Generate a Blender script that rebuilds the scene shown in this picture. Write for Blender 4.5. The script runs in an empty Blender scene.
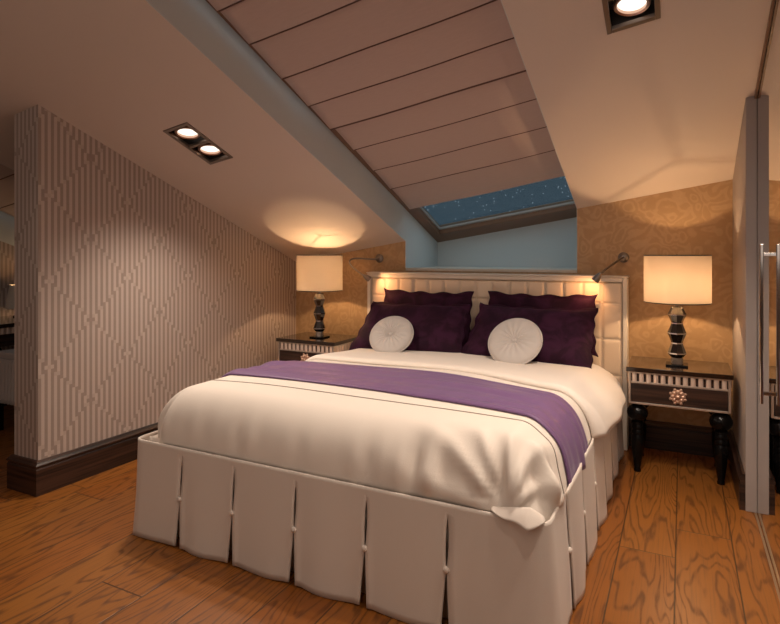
import bpy, bmesh, math, random
from mathutils import Vector, Matrix
random.seed(7)
S = bpy.context.scene
COL = S.collection
PI = math.pi

# ------------------------------------------------------------------ camera
cam_d = bpy.data.cameras.new('camera')
cam = bpy.data.objects.new('camera', cam_d)
COL.objects.link(cam)
S.camera = cam
CAM_H = 1.30
YAW = math.atan(292 / 575)
cam.location = (0, 0, CAM_H)
cam.rotation_euler = (PI / 2, 0, YAW)
cam_d.sensor_fit = 'HORIZONTAL'
cam_d.sensor_width = 36.0
cam_d.lens = 575 / 780 * 36.0
cam_d.shift_y = -(312 - 254.5) / 780
cam_d.clip_start = 0.02

# ------------------------------------------------------------------ view
S.view_settings.view_transform = 'Standard'
S.view_settings.look = 'None'
S.view_settings.gamma = 1.0
S.view_settings.use_curve_mapping = False
S.view_settings.exposure = 0.0


# ------------------------------------------------------------------ node helper
class NT:
    def __init__(self, tree):
        self.t = tree
        self.n = tree.nodes
        self.l = tree.links

    def node(self, typ, **kw):
        nd = self.n.new(typ)
        for k, v in kw.items():
            setattr(nd, k, v)
        return nd

    def put(self, sock, val):
        if hasattr(val, 'is_output'):
            self.l.new(val, sock)
        else:
            if isinstance(val, (tuple, list)) and len(val) == 3 and sock.type == 'RGBA':
                val = (*val, 1.0)
            sock.default_value = val

    def m(self, op, a, b=None, c=None):
        nd = self.node('ShaderNodeMath', operation=op)
        self.put(nd.inputs[0], a)
        if b is not None:
            self.put(nd.inputs[1], b)
        if c is not None:
            self.put(nd.inputs[2], c)
        return nd.outputs[0]

    def coord(self, kind='Object'):
        return self.node('ShaderNodeTexCoord').outputs[kind]

    def geo(self):
        return self.node('ShaderNodeNewGeometry').outputs['Position']

    def sep(self, v):
        nd = self.node('ShaderNodeSeparateXYZ')
        self.put(nd.inputs[0], v)
        return nd.outputs

    def comb(self, x=0.0, y=0.0, z=0.0):
        nd = self.node('ShaderNodeCombineXYZ')
        for i, v in enumerate((x, y, z)):
            self.put(nd.inputs[i], v)
        return nd.outputs[0]

    def noise(self, vec, scale=5.0, detail=2.0, rough=0.5, dist=0.0):
        nd = self.node('ShaderNodeTexNoise')
        self.put(nd.inputs['Vector'], vec)
        nd.inputs['Scale'].default_value = scale
        nd.inputs['Detail'].default_value = detail
        nd.inputs['Roughness'].default_value = rough
        nd.inputs['Distortion'].default_value = dist
        return nd.outputs[0]

    def vor(self, vec, scale=5.0, feature='F1', out='Distance'):
        nd = self.node('ShaderNodeTexVoronoi', feature=feature)
        self.put(nd.inputs['Vector'], vec)
        nd.inputs['Scale'].default_value = scale
        return nd.outputs[out]

    def white(self, vec):
        nd = self.node('ShaderNodeTexWhiteNoise', noise_dimensions='3D')
        self.put(nd.inputs['Vector'], vec)
        return nd.outputs

    def ramp(self, fac, a, b, lo=0.0, hi=1.0):
        nd = self.node('ShaderNodeMapRange')
        nd.interpolation_type = 'SMOOTHSTEP'
        self.put(nd.inputs[0], fac)
        nd.inputs[1].default_value = a
        nd.inputs[2].default_value = b
        nd.inputs[3].default_value = lo
        nd.inputs[4].default_value = hi
        return nd.outputs[0]

    def mix(self, fac, a, b):
        nd = self.node('ShaderNodeMix', data_type='RGBA')
        self.put(nd.inputs[0], fac)
        self.put(nd.inputs[6], a)
        self.put(nd.inputs[7], b)
        return nd.outputs[2]

    def bump(self, h, strength=0.2, dist=0.01):
        nd = self.node('ShaderNodeBump')
        nd.inputs['Strength'].default_value = strength
        nd.inputs['Distance'].default_value = dist
        self.put(nd.inputs['Height'], h)
        return nd.outputs[0]


def mat(name, color=(0.5, 0.5, 0.5), rough=0.5, metal=0.0, fn=None, spec=0.5, coat=0.0, sheen=0.0):
    mt = bpy.data.materials.new(name)
    mt.use_nodes = True
    nt = NT(mt.node_tree)
    b = mt.node_tree.nodes['Principled BSDF']
    b.inputs['Base Color'].default_value = (*color, 1)
    b.inputs['Roughness'].default_value = rough
    b.inputs['Metallic'].default_value = metal
    b.inputs['Specular IOR Level'].default_value = spec
    b.inputs['Coat Weight'].default_value = coat
    b.inputs['Coat Roughness'].default_value = 0.08
    b.inputs['Sheen Weight'].default_value = sheen
    if fn:
        fn(nt, b)
    return mt


def fabric_bump(scale, strength):
    def fn(nt, b):
        n = nt.noise(nt.geo(), scale, 3)
        nt.l.new(nt.bump(n, strength, 0.004), b.inputs['Normal'])
    return fn


# ------------------------------------------------------------------ world: night sky, brighter overhead
W = bpy.data.worlds.new('night_sky')
S.world = W
W.use_nodes = True
wn = NT(W.node_tree)
bg = W.node_tree.nodes['Background']
d = wn.coord('Generated')
dz = wn.sep(d)[2]
hazy = wn.noise(d, 4.0, 4, 0.6)
low = wn.mix(hazy, (0.027, 0.046, 0.064), (0.052, 0.078, 0.098))
hi = wn.ramp(dz, 0.22, 0.62)
sky = wn.mix(hi, low, (0.60, 0.80, 0.90))
star_d = wn.vor(d, 170.0)
star_r = wn.vor(d, 170.0, out='Color')
keep = wn.m('GREATER_THAN', wn.sep(star_r)[0], 0.35)
star = wn.m('MULTIPLY', wn.ramp(star_d, 0.06, 0.22, 0.5, 0.0), keep)
sky2 = wn.mix(star, sky, (0.9, 0.95, 1.0))
wn.l.new(sky2, bg.inputs['Color'])
bg.inputs['Strength'].default_value = 1.0


# ------------------------------------------------------------------ added fill lights (the ceiling downlights carry their own)
def spot(name, loc, power, color, size_deg, blend, target=None, radius=0.035, parent=None):
    l = bpy.data.lights.new(name, 'SPOT')
    l.energy = power
    l.color = color
    l.spot_size = math.radians(size_deg)
    l.spot_blend = blend
    l.shadow_soft_size = radius
    o = bpy.data.objects.new(name, l)
    COL.objects.link(o)
    o.location = loc
    if target is not None:
        dr = Vector(target) - Vector(loc)
        o.rotation_euler = dr.to_track_quat('-Z', 'Y').to_euler()
    if parent:
        o.parent = parent
        o.matrix_parent_inverse = Matrix.Translation(-parent.location)
    return o


def point(name, loc, power, color, radius=0.03, parent=None):
    l = bpy.data.lights.new(name, 'POINT')
    l.energy = power
    l.color = color
    l.shadow_soft_size = radius
    o = bpy.data.objects.new(name, l)
    COL.objects.link(o)
    o.location = loc
    if parent:
        o.parent = parent
        o.matrix_parent_inverse = Matrix.Translation(-parent.location)
    return o


WARM = (1.0, 0.84, 0.69)
AMBER = (1.0, 0.64, 0.34)
# added unseen fill spots without fixtures, in line with the two downlight rows
for _x, _y, _z, _p in ((-2.57, 1.20, 2.42, 17), (-0.19, 1.20, 2.80, 30), (-2.57, -0.05, 2.88, 10), (-0.19, -0.05, 3.24, 20)):
    spot('row_fill_spot', (_x, _y, _z), _p, WARM, 115, 0.8, (_x * 0.82 - 0.2, _y + 0.12, 0.0), 0.08)
# added fill spot, no fixture, standing in for light bounced off the mirror
spot('mirror_fill_spot', (0.24, 1.75, 2.62), 46, WARM, 110, 1.0, (-0.35, 2.5, 0.15), 0.10)
_a = bpy.data.lights.new('room_ambient', 'AREA')
_a.shape = 'RECTANGLE'
_a.size, _a.size_y = 3.0, 2.0
_a.energy = 18
_a.color = (1.0, 0.84, 0.72)
_ao = bpy.data.objects.new('room_ambient', _a)
COL.objects.link(_ao)
_ao.location = (-1.5, -1.6, 2.2)
_ao.rotation_euler = (math.radians(98), 0, 0)


# ------------------------------------------------------------------ mesh helpers
class MB:
    def __init__(self):
        self.v = []
        self.f = []

    def add(self, vs, fs):
        o = len(self.v)
        self.v += [tuple(p) for p in vs]
        self.f += [tuple(i + o for i in q) for q in fs]
        return self

    def box(self, x0, x1, y0, y1, z0, z1):
        vs = [(x, y, z) for z in (z0, z1) for y in (y0, y1) for x in (x0, x1)]
        fs = [(0, 2, 3, 1), (4, 5, 7, 6), (0, 1, 5, 4), (2, 6, 7, 3), (0, 4, 6, 2), (1, 3, 7, 5)]
        return self.add(vs, fs)

    def hexa(self, b, t):
        """b, t: 4 corners each (bottom counter-clockwise, top likewise)."""
        return self.add(list(b) + list(t), [(3, 2, 1, 0), (4, 5, 6, 7), (0, 1, 5, 4), (1, 2, 6, 5), (2, 3, 7, 6), (3, 0, 4, 7)])

    def prism(self, poly, axis, a, b):
        """poly in the two other axes (cyclic order), extruded along axis from a to b."""
        def p3(q, w):
            return {'x': (w, q[0], q[1]), 'y': (q[0], w, q[1]), 'z': (q[0], q[1], w)}[axis]
        n = len(poly)
        vs = [p3(q, a) for q in poly] + [p3(q, b) for q in poly]
        fs = [tuple(range(n - 1, -1, -1)), tuple(range(n, 2 * n))]
        fs += [(i, (i + 1) % n, n + (i + 1) % n, n + i) for i in range(n)]
        return self.add(vs, fs)

    def lathe(self, prof, c, seg=32, mtx=None, closed=False):
        """prof: (radius, height) pairs around c along z (or through mtx)."""
        vs = []
        for r, z in prof:
            for k in range(seg):
                a = 2 * PI * k / seg
                p = Vector((r * math.cos(a), r * math.sin(a), z))
                if mtx is not None:
                    p = mtx @ p
                vs.append((p[0] + c[0], p[1] + c[1], p[2] + c[2]))
        n = len(prof)
        fs = []
        for i in range(n - 1 if not closed else n):
            j = (i + 1) % n
            for k in range(seg):
                k2 = (k + 1) % seg
                fs.append((i * seg + k, i * seg + k2, j * seg + k2, j * seg + k))
        if not closed:
            if prof[0][0] > 1e-6:
                fs.append(tuple(range(seg - 1, -1, -1)))
            if prof[-1][0] > 1e-6:
                fs.append(tuple((n - 1) * seg + k for k in range(seg)))
        return self.add(vs, fs)

    def tube(self, pts, r, seg=10):
        pts = [Vector(p) for p in pts]
        n = len(pts)
        rr = r if isinstance(r, (list, tuple)) else [r] * n
        vs = []
        up = Vector((0.13, 0.21, 0.97))
        for i, p in enumerate(pts):
            t = (pts[min(i + 1, n - 1)] - pts[max(i - 1, 0)]).normalized()
            a = up - t * up.dot(t)
            if a.length < 1e-4:
                a = Vector((1, 0, 0)) - t * t.x
            a.normalize()
            up = a
            b = t.cross(a)
            for k in range(seg):
                w = 2 * PI * k / seg
                q = p + (a * math.cos(w) + b * math.sin(w)) * rr[i]
                vs.append(tuple(q))
        fs = [(i * seg + k, i * seg + (k + 1) % seg, (i + 1) * seg + (k + 1) % seg, (i + 1) * seg + k)
              for i in range(n - 1) for k in range(seg)]
        fs.append(tuple(range(seg - 1, -1, -1)))
        fs.append(tuple((n - 1) * seg + k for k in range(seg)))
        return self.add(vs, fs)

    def grid(self, fn, nu, nv):
        vs = [fn(i / nu, j / nv) for j in range(nv + 1) for i in range(nu + 1)]
        w = nu + 1
        fs = [(j * w + i, j * w + i + 1, (j + 1) * w + i + 1, (j + 1) * w + i) for j in range(nv) for i in range(nu)]
        return self.add(vs, fs)


def obj(name, mb, material, parent=None, smooth=False, bevel=0.0, solid=0.0, sub=0, angle=35, seg=2, solid_off=-1.0):
    me = bpy.data.meshes.new(name)
    off = Vector((0, 0, 0))
    q = parent
    while q is not None:
        off = off + q.location
        q = q.parent
    me.from_pydata([(x - off.x, y - off.y, z - off.z) for x, y, z in mb.v], [], mb.f)
    me.validate()
    me.update()
    o = bpy.data.objects.new(name, me)
    COL.objects.link(o)
    if parent is not None:
        o.parent = parent
    me.materials.append(material)
    if solid:
        md = o.modifiers.new('solid', 'SOLIDIFY')
        md.thickness = solid
        md.offset = solid_off
    if bevel:
        md = o.modifiers.new('bevel', 'BEVEL')
        md.width = bevel
        md.segments = seg
        md.limit_method = 'ANGLE'
        md.angle_limit = math.radians(30)
    if sub:
        md = o.modifiers.new('sub', 'SUBSURF')
        md.levels = sub
        md.render_levels = sub
    if smooth:
        try:
            me.shade_smooth()
        except Exception:
            for p in me.polygons:
                p.use_smooth = True
        if angle < 180:
            me.set_sharp_from_angle(angle=math.radians(angle))
    return o


def structure(name, mb, material, parent=None, **kw):
    o = obj(name, mb, material, parent, **kw)
    if parent is None:
        o['kind'] = 'structure'
    return o


def thing(name, loc, label, cat, group=None):
    o = bpy.data.objects.new(name, None)
    o.empty_display_size = 0.1
    COL.objects.link(o)
    o.location = loc
    o['label'] = label
    o['category'] = cat
    if group:
        o['group'] = group
    return o


def tag(o, label, cat, group=None):
    o['label'] = label
    o['category'] = cat
    if group:
        o['group'] = group
    return o


def copy_tree(o, parent=None):
    c = o.copy()
    COL.objects.link(c)
    if parent is not None:
        c.parent = parent
    for ch in list(o.children):
        copy_tree(ch, c)
    return c


def smooth01(a, b, x):
    t = max(0.0, min(1.0, (x - a) / (b - a)))
    return t * t * (3 - 2 * t)


# ------------------------------------------------------------------ materials
def wallpaper_fn(nt, b):
    x, y, z = nt.sep(nt.geo())
    s = nt.m('ADD', nt.m('ADD', x, y), 20.0 + 3.11 - 1.975)   # runs along whichever way the wall faces
    P = 0.0357
    half = nt.m('DIVIDE', s, P / 2)
    cell = nt.m('FLOOR', half)
    sq = nt.m('MULTIPLY', nt.m('ADD', cell, 0.5), P / 2)
    zq = nt.m('MULTIPLY', nt.m('FLOOR', nt.m('DIVIDE', nt.m('ADD', z, 0.02), 0.0215)), 0.0215)
    def tri(v, per):
        return nt.m('MULTIPLY', nt.m('ABSOLUTE', nt.m('SUBTRACT', nt.m('FRACT', nt.m('DIVIDE', v, per)), 0.5)), 2.0)
    d1 = nt.m('ADD', tri(sq, 0.50), tri(nt.m('ADD', zq, 0.02), 0.474))
    inside = nt.m('LESS_THAN', d1, 1.0)
    par = nt.m('MODULO', cell, 2.0)
    flip = nt.m('ABSOLUTE', nt.m('SUBTRACT', par, inside))
    rel = nt.m('ABSOLUTE', nt.m('SUBTRACT', d1, 1.0))
    near = nt.m('LESS_THAN', rel, 0.05)
    col = nt.mix(flip, (0.52, 0.425, 0.375), (0.315, 0.245, 0.212))
    col = nt.mix(nt.m('MULTIPLY', near, 0.35), col, (0.36, 0.28, 0.235))
    n = nt.noise(nt.geo(), 60, 2)
    col = nt.mix(nt.m('MULTIPLY', n, 0.12), col, (0.62, 0.53, 0.47))
    nt.l.new(col, b.inputs['Base Color'])
    nt.l.new(nt.ramp(flip, 0, 1, 0.42, 0.6), b.inputs['Roughness'])
    nt.l.new(nt.bump(flip, 0.15, 0.002), b.inputs['Normal'])


def damask_fn(nt, b):
    g = nt.geo()
    n = nt.node('ShaderNodeTexNoise')
    nt.put(n.inputs['Vector'], g)
    n.inputs['Scale'].default_value = 4.5
    n.inputs['Detail'].default_value = 1.0
    v = nt.node('ShaderNodeVectorMath', operation='SCALE')
    nt.put(v.inputs[0], n.outputs['Color'])
    v.inputs['Scale'].default_value = 0.35
    ad = nt.node('ShaderNodeVectorMath', operation='ADD')
    nt.put(ad.inputs[0], g)
    nt.put(ad.inputs[1], v.outputs[0])
    d1 = nt.vor(ad.outputs[0], 9.0)
    ring = nt.m('FRACT', nt.m('MULTIPLY', nt.m('ADD', d1, nt.m('MULTIPLY', nt.noise(g, 14, 2), 0.55)), 2.6))
    r = nt.ramp(nt.m('ABSOLUTE', nt.m('SUBTRACT', ring, 0.5)), 0.12, 0.32)
    fine = nt.noise(g, 45, 3)
    col = nt.mix(r, (0.53, 0.35, 0.19), (0.455, 0.29, 0.148))
    col = nt.mix(nt.m('MULTIPLY', fine, 0.5), col, (0.38, 0.24, 0.12))
    nt.l.new(col, b.inputs['Base Color'])
    nt.l.new(nt.ramp(r, 0, 1, 0.38, 0.6), b.inputs['Roughness'])


def ebony_fn(axis):
    def fn(nt, b):
        x, y, z = nt.sep(nt.geo())
        lng = nt.m('ADD', x, y)
        v = nt.comb(nt.m('MULTIPLY', lng, 1.2), nt.m('MULTIPLY', nt.m('SUBTRACT', x, y), 0.4), nt.m('MULTIPLY', z, 55.0))
        n1 = nt.noise(v, 1.0, 4, 0.6, 0.4)
        f = nt.ramp(n1, 0.36, 0.66)
        col = nt.mix(f, (0.010, 0.005, 0.004), (0.060, 0.027, 0.017))
        nt.l.new(col, b.inputs['Base Color'])
    return fn


def floor_fn(nt, b):
    x, y, z = nt.sep(nt.geo())
    PW = 0.2255
    px = nt.m('DIVIDE', nt.m('ADD', x, 20.0 * PW + 0.250), PW)
    ix = nt.m('FLOOR', px)
    fx = nt.m('FRACT', px)
    r1 = nt.white(nt.comb(ix, 3.7, 1.0))[0]
    PL = 1.75
    py = nt.m('DIVIDE', nt.m('ADD', nt.m('ADD', y, 20.0), nt.m('MULTIPLY', r1, PL)), PL)
    iy = nt.m('FLOOR', py)
    fy = nt.m('FRACT', py)
    rnd = nt.white(nt.comb(ix, iy, 9.1))
    rv = rnd[0]
    off = nt.m('MULTIPLY', rv, 37.0)
    # cathedral grain: contour lines of a noise stretched along the plank
    v1 = nt.comb(nt.m('MULTIPLY', x, 4.4), nt.m('ADD', nt.m('MULTIPLY', y, 0.62), off), off)
    n1 = nt.noise(v1, 1.15, 3.0, 0.42, 0.2)
    c1 = nt.m('FRACT', nt.m('MULTIPLY', n1, 20.0))
    ringl = nt.ramp(nt.m('ABSOLUTE', nt.m('SUBTRACT', c1, 0.5)), 0.02, 0.24, 1.0, 0.0)
    brk = nt.noise(nt.comb(nt.m('MULTIPLY', x, 60.0), nt.m('ADD', nt.m('MULTIPLY', y, 9.0), off), off), 1.0, 3.0, 0.6)
    ringl = nt.m('MULTIPLY', ringl, nt.ramp(brk, 0.30, 0.60, 0.35, 1.0))
    v2 = nt.comb(nt.m('MULTIPLY', x, 130.0), nt.m('ADD', nt.m('MULTIPLY', y, 4.0), off), off)
    n2 = nt.noise(v2, 1.0, 3.0, 0.6)
    tone = nt.mix(rv, (0.275, 0.086, 0.013), (0.195, 0.053, 0.007))
    tone = nt.mix(nt.sep(rnd[1])[1], tone, (0.290, 0.108, 0.020))
    col = nt.mix(nt.m('MULTIPLY', ringl, 0.72), tone, (0.060, 0.017, 0.004))
    col = nt.mix(nt.ramp(n2, 0.45, 0.75, 0.0, 0.45), col, (0.12, 0.048, 0.016))
    ex = nt.m('MINIMUM', fx, nt.m('SUBTRACT', 1.0, fx))
    ey = nt.m('MULTIPLY', nt.m('MINIMUM', fy, nt.m('SUBTRACT', 1.0, fy)), PL / PW)
    gap = nt.ramp(nt.m('MINIMUM', ex, ey), 0.006, 0.018, 1.0, 0.0)
    col = nt.mix(nt.m('MULTIPLY', gap, 0.85), col, (0.025, 0.012, 0.006))
    nt.l.new(col, b.inputs['Base Color'])
    hh = nt.m('SUBTRACT', nt.m('MULTIPLY', ringl, -0.25), nt.m('MULTIPLY', gap, 1.5))
    nt.l.new(nt.bump(hh, 0.25, 0.002), b.inputs['Normal'])
    nt.l.new(nt.ramp(ringl, 0, 1, 0.36, 0.48), b.inputs['Roughness'])


def blind_fn(nt, b):
    x, y, z = nt.sep(nt.geo())
    n = nt.noise(nt.comb(nt.m('MULTIPLY', x, 20), nt.m('MULTIPLY', y, 160), z), 1.0, 3)
    n2 = nt.noise(nt.geo(), 260, 2)
    col = nt.mix(n, (0.52, 0.40, 0.355), (0.59, 0.46, 0.41))
    nt.l.new(col, b.inputs['Base Color'])
    nt.l.new(nt.bump(n2, 0.2, 0.002), b.inputs['Normal'])


def plaster_fn(nt, b):
    n = nt.noise(nt.geo(), 90, 3)
    nt.l.new(nt.bump(n, 0.06, 0.003), b.inputs['Normal'])


M = {}
M['ceil'] = mat('ceiling_paint', (0.70, 0.60, 0.525), 0.75, fn=plaster_fn)
M['niche'] = mat('niche_paint', (0.62, 0.66, 0.66), 0.75, fn=plaster_fn)
M['wallpaper'] = mat('striped_wallpaper', rough=0.5, fn=wallpaper_fn)
M['damask'] = mat('damask_wallpaper', rough=0.5, fn=damask_fn)
M['plain'] = mat('plain_wall_paint', (0.50, 0.41, 0.35), 0.7, fn=plaster_fn)
M['rightwall'] = mat('grey_wall_paint', (0.37, 0.32, 0.30), 0.6, fn=plaster_fn)
M['floor'] = mat('oak_planks', rough=0.4, fn=floor_fn, spec=0.4)
M['ebony'] = mat('macassar_ebony', rough=0.42, fn=ebony_fn('x'), coat=0.08)
M['black'] = mat('black_lacquer', (0.004, 0.0035, 0.0035), 0.22, spec=0.22)
M['topgloss'] = mat('dark_glossy_top', (0.022, 0.012, 0.008), 0.10, coat=0.6)
M['silver'] = mat('champagne_silver', (0.62, 0.54, 0.47), 0.32, 0.75)
M['flute'] = mat('fluted_pearl', (0.78, 0.63, 0.54), 0.28, 0.25)
M['rosette'] = mat('rose_gold', (0.72, 0.48, 0.36), 0.32, 0.6)
M['chrome'] = mat('chrome', (0.62, 0.59, 0.57), 0.12, 1.0)
M['nickel'] = mat('satin_nickel', (0.27, 0.235, 0.21), 0.28, 1.0)
M['mirror'] = mat('mirror_glass', (0.80, 0.80, 0.79), 0.015, 1.0)
M['brass'] = mat('threshold_brass', (0.50, 0.38, 0.26), 0.35, 0.8)
M['blackglass'] = mat('black_crystal', (0.010, 0.006, 0.005), 0.05, spec=0.8, coat=1.0)
M['crystal'] = mat('smoked_crystal', (0.25, 0.20, 0.16), 0.06, 0.3, coat=1.0)
M['linen'] = mat('cream_linen', (0.78, 0.69, 0.61), 0.8, fn=fabric_bump(240, 0.10), sheen=0.15)
M['skirt'] = mat('ivory_skirt_fabric', (0.70, 0.61, 0.54), 0.8, fn=fabric_bump(300, 0.10), sheen=0.1)
M['seam'] = mat('seam_thread', (0.30, 0.24, 0.20), 0.9)
M['leather'] = mat('cream_leather', (0.80, 0.65, 0.50), 0.42, fn=fabric_bump(160, 0.06))
M['hbframe'] = mat('ivory_lacquer', (0.74, 0.66, 0.57), 0.38)
M['runner'] = mat('purple_satin', (0.165, 0.085, 0.195), 0.42, fn=fabric_bump(300, 0.10), sheen=0.12, spec=0.3)
M['round'] = mat('dove_grey_velvet', (0.54, 0.49, 0.46), 0.75, sheen=0.3, fn=fabric_bump(260, 0.12))
M['blind'] = mat('taupe_blind_fabric', rough=0.85, fn=blind_fn)
M['frame_wood'] = mat('dark_window_wood', (0.20, 0.105, 0.060), 0.4)
M['fold'] = mat('blind_shade_line', (0.15, 0.085, 0.065), 0.9)  # dark colour standing in for shade at the blind folds and overlap
M['bead'] = mat('window_bead', (0.36, 0.35, 0.33), 0.4)
M['housing'] = mat('downlight_housing', (0.03, 0.026, 0.025), 0.4)
M['gimbal'] = mat('copper_gimbal', (0.55, 0.36, 0.28), 0.28, 0.9)
M['flap'] = mat('white_plastic', (0.7, 0.66, 0.6), 0.4)


def velvet_fn(nt, b):
    n = nt.noise(nt.geo(), 9, 3, 0.6, 0.6)
    col = nt.mix(nt.ramp(n, 0.35, 0.68), (0.020, 0.0045, 0.014), (0.044, 0.010, 0.031))
    nt.l.new(col, b.inputs['Base Color'])
    b.inputs['Sheen Weight'].default_value = 0.07
    b.inputs['Specular IOR Level'].default_value = 0.12
    b.inputs['Sheen Roughness'].default_value = 0.35
    b.inputs['Sheen Tint'].default_value = (0.55, 0.18, 0.40, 1)
    nt.l.new(nt.bump(nt.noise(nt.geo(), 25, 2), 0.12, 0.01), b.inputs['Normal'])


M['velvet'] = mat('aubergine_velvet', rough=0.7, fn=velvet_fn)


def shade_mat():
    mt = bpy.data.materials.new('lit_lampshade')
    mt.use_nodes = True
    t = mt.node_tree
    t.nodes.clear()
    nt = NT(t)
    out = nt.node('ShaderNodeOutputMaterial')
    tr = nt.node('ShaderNodeBsdfTranslucent')
    tr.inputs['Color'].default_value = (0.58, 0.53, 0.475, 1)
    df = nt.node('ShaderNodeBsdfDiffuse')
    df.inputs['Color'].default_value = (0.75, 0.62, 0.48, 1)
    mx = nt.node('ShaderNodeMixShader')
    mx.inputs[0].default_value = 0.45
    nt.l.new(tr.outputs[0], mx.inputs[1])
    nt.l.new(df.outputs[0], mx.inputs[2])
    nt.l.new(mx.outputs[0], out.inputs[0])
    return mt


def emit(name, col, strength):
    mt = bpy.data.materials.new(name)
    mt.use_nodes = True
    t = mt.node_tree
    t.nodes.clear()
    nt = NT(t)
    out = nt.node('ShaderNodeOutputMaterial')
    e = nt.node('ShaderNodeEmission')
    e.inputs[0].default_value = (*col, 1)
    e.inputs[1].default_value = strength
    nt.l.new(e.outputs[0], out.inputs[0])
    return mt


def pane_mat():
    mt = bpy.data.materials.new('skylight_glass')
    mt.use_nodes = True
    t = mt.node_tree
    t.nodes.clear()
    nt = NT(t)
    out = nt.node('ShaderNodeOutputMaterial')
    tr = nt.node('ShaderNodeBsdfTransparent')
    tr.inputs[0].default_value = (0.90, 0.95, 0.97, 1)
    gl = nt.node('ShaderNodeBsdfGlossy')
    gl.inputs['Roughness'].default_value = 0.03
    mx = nt.node('ShaderNodeMixShader')
    mx.inputs[0].default_value = 0.05
    nt.l.new(tr.outputs[0], mx.inputs[1])
    nt.l.new(gl.outputs[0], mx.inputs[2])
    nt.l.new(mx.outputs[0], out.inputs[0])
    return mt


M['shade'] = shade_mat()
M['bulb'] = emit('lamp_bulb', (1.0, 0.70, 0.42), 14)
M['spotbulb'] = emit('downlight_bulb', (1.0, 0.88, 0.74), 1.5)
M['pane'] = pane_mat()

# ------------------------------------------------------------------ the room shell
XL, XLB = -3.11, -3.325          # the partition's two faces
YP = 1.914                       # its near end
YW = 4.25                        # wall behind the headboard
XR, XM = 0.287, 0.337            # right wall, mirror door plane
XF = -5.20                       # far wall of the next bay
YF = -2.6
W0, W1 = -2.015, -0.668           # skylight well
V0, V1 = -5.20, -3.925           # the other well
YT = 1.15                        # upper end of the wells
YN = 4.94                        # back of the niche
ZN = 1.19
CA, CX, CY = 3.332, 0.160, -0.3765
NRM = math.sqrt(1 + CX * CX + CY * CY)


def ceil(x, y, d=0.0):
    return CA + CX * x + CY * y + d * NRM


def cp(x, y, d=0.0):
    return (x, y, ceil(x, y, d))


structure('floor', MB().box(XF - 0.1, 0.6, YF - 0.1, YW + 0.1, -0.06, 0.0), M['floor'])

# ceiling: sloped plane with the wells and the downlight openings left out
DL = [(-2.667, -2.485, 2.368, 2.735), (-0.290, -0.084, 2.325, 2.688)]
WT = 0.003
xs = sorted({XF - 0.1, V0 - WT, V1 + WT, XLB, XL, W0 - WT, W1 + WT, 0.6} | {v for q in DL for v in q[:2]})
ys = sorted({YF - 0.1, YT, YP, YW + 0.02} | {v for q in DL for v in q[2:]})
mb = MB()
for i in range(len(xs) - 1):
    for j in range(len(ys) - 1):
        mx_, my_ = (xs[i] + xs[i + 1]) / 2, (ys[j] + ys[j + 1]) / 2
        if (W0 - WT < mx_ < W1 + WT or V0 - WT < mx_ < V1 + WT) and my_ > YT:
            continue
        if any(q[0] < mx_ < q[1] and q[2] < my_ < q[3] for q in DL):
            continue
        c4 = [(xs[i], ys[j]), (xs[i + 1], ys[j]), (xs[i + 1], ys[j + 1]), (xs[i], ys[j + 1])]
        mb.hexa([cp(x, y) for x, y in c4], [cp(x, y, 0.03) for x, y in c4])
structure('ceiling', mb, M['ceil'])

# skylight well running down into a niche behind the headboard
RD = 0.285


def well(name, x0, x1, y_end, z_end, full_left=True):
    mb = MB()
    prof = [(YT, ceil(0, YT) + 0), (YW, 0), (YW, z_end), (y_end, z_end), (y_end, 0), (YT, 0)]
    for x, xo in ((x0, x0 - WT), (x1, x1 + WT)):
        poly = [(YT, ceil(x, YT, 0.0)), (YW, ceil(x, YW, 0.0)), (YW, z_end), (y_end, z_end), (y_end, ceil(x, y_end, RD)), (YT, ceil(x, YT, RD))]
        mb.prism(poly, 'x', min(x, xo), max(x, xo))
    zt0, zt1 = ceil(x0, y_end, RD), ceil(x1, y_end, RD)
    mb.hexa([(x0, y_end, z_end - .02), (x1, y_end, z_end - .02), (x1, y_end + .04, z_end - .02), (x0, y_end + .04, z_end - .02)],
            [(x0, y_end, zt0), (x1, y_end, zt1), (x1, y_end + .04, zt1), (x0, y_end + .04, zt0)])
    mb.hexa([(x0, YT - .04, ceil(x0, YT)), (x1, YT - .04, ceil(x1, YT)), (x1, YT, ceil(x1, YT)), (x0, YT, ceil(x0, YT))],
            [(x0, YT - .04, ceil(x0, YT, RD)), (x1, YT - .04, ceil(x1, YT, RD)), (x1, YT, ceil(x1, YT, RD)), (x0, YT, ceil(x0, YT, RD))])
    return structure(name, mb, M['niche'])


well('wall_niche', W0, W1, YN, ZN)
mb = MB()
mb.box(W0, W1, YW + 0.001, YN, ZN - 0.02, ZN)
structure('trim_1', mb, M['hbframe'])
# plain well of the other bay
mb = MB()
ye = 4.30
for x, xo in ((V0, V0 - WT), (V1, V1 + WT)):
    mb.prism([(YT, ceil(x, YT)), (ye, ceil(x, ye)), (ye, ceil(x, ye, RD)), (YT, ceil(x, YT, RD))], 'x', min(x, xo), max(x, xo))
for y, yo in ((YT - .04, YT), (ye, ye + .04)):
    mb.hexa([(V0, y, ceil(V0, y)), (V1, y, ceil(V1, y)), (V1, yo, ceil(V1, yo)), (V0, yo, ceil(V0, yo))],
            [(V0, y, ceil(V0, y, RD)), (V1, y, ceil(V1, y, RD)), (V1, yo, ceil(V1, yo, RD)), (V0, yo, ceil(V0, yo, RD))])
structure('wall_bay_well', mb, M['niche'])


def wall_y(mb, x0, x1, y0, y1, z0=0.0, top=None, d=0.0):
    c4 = [(x0, y0), (x1, y0), (x1, y1), (x0, y1)]
    mb.hexa([(x, y, z0) for x, y in c4], [(x, y, (ceil(x, y) + d) if top is None else top) for x, y in c4])
    return mb


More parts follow.
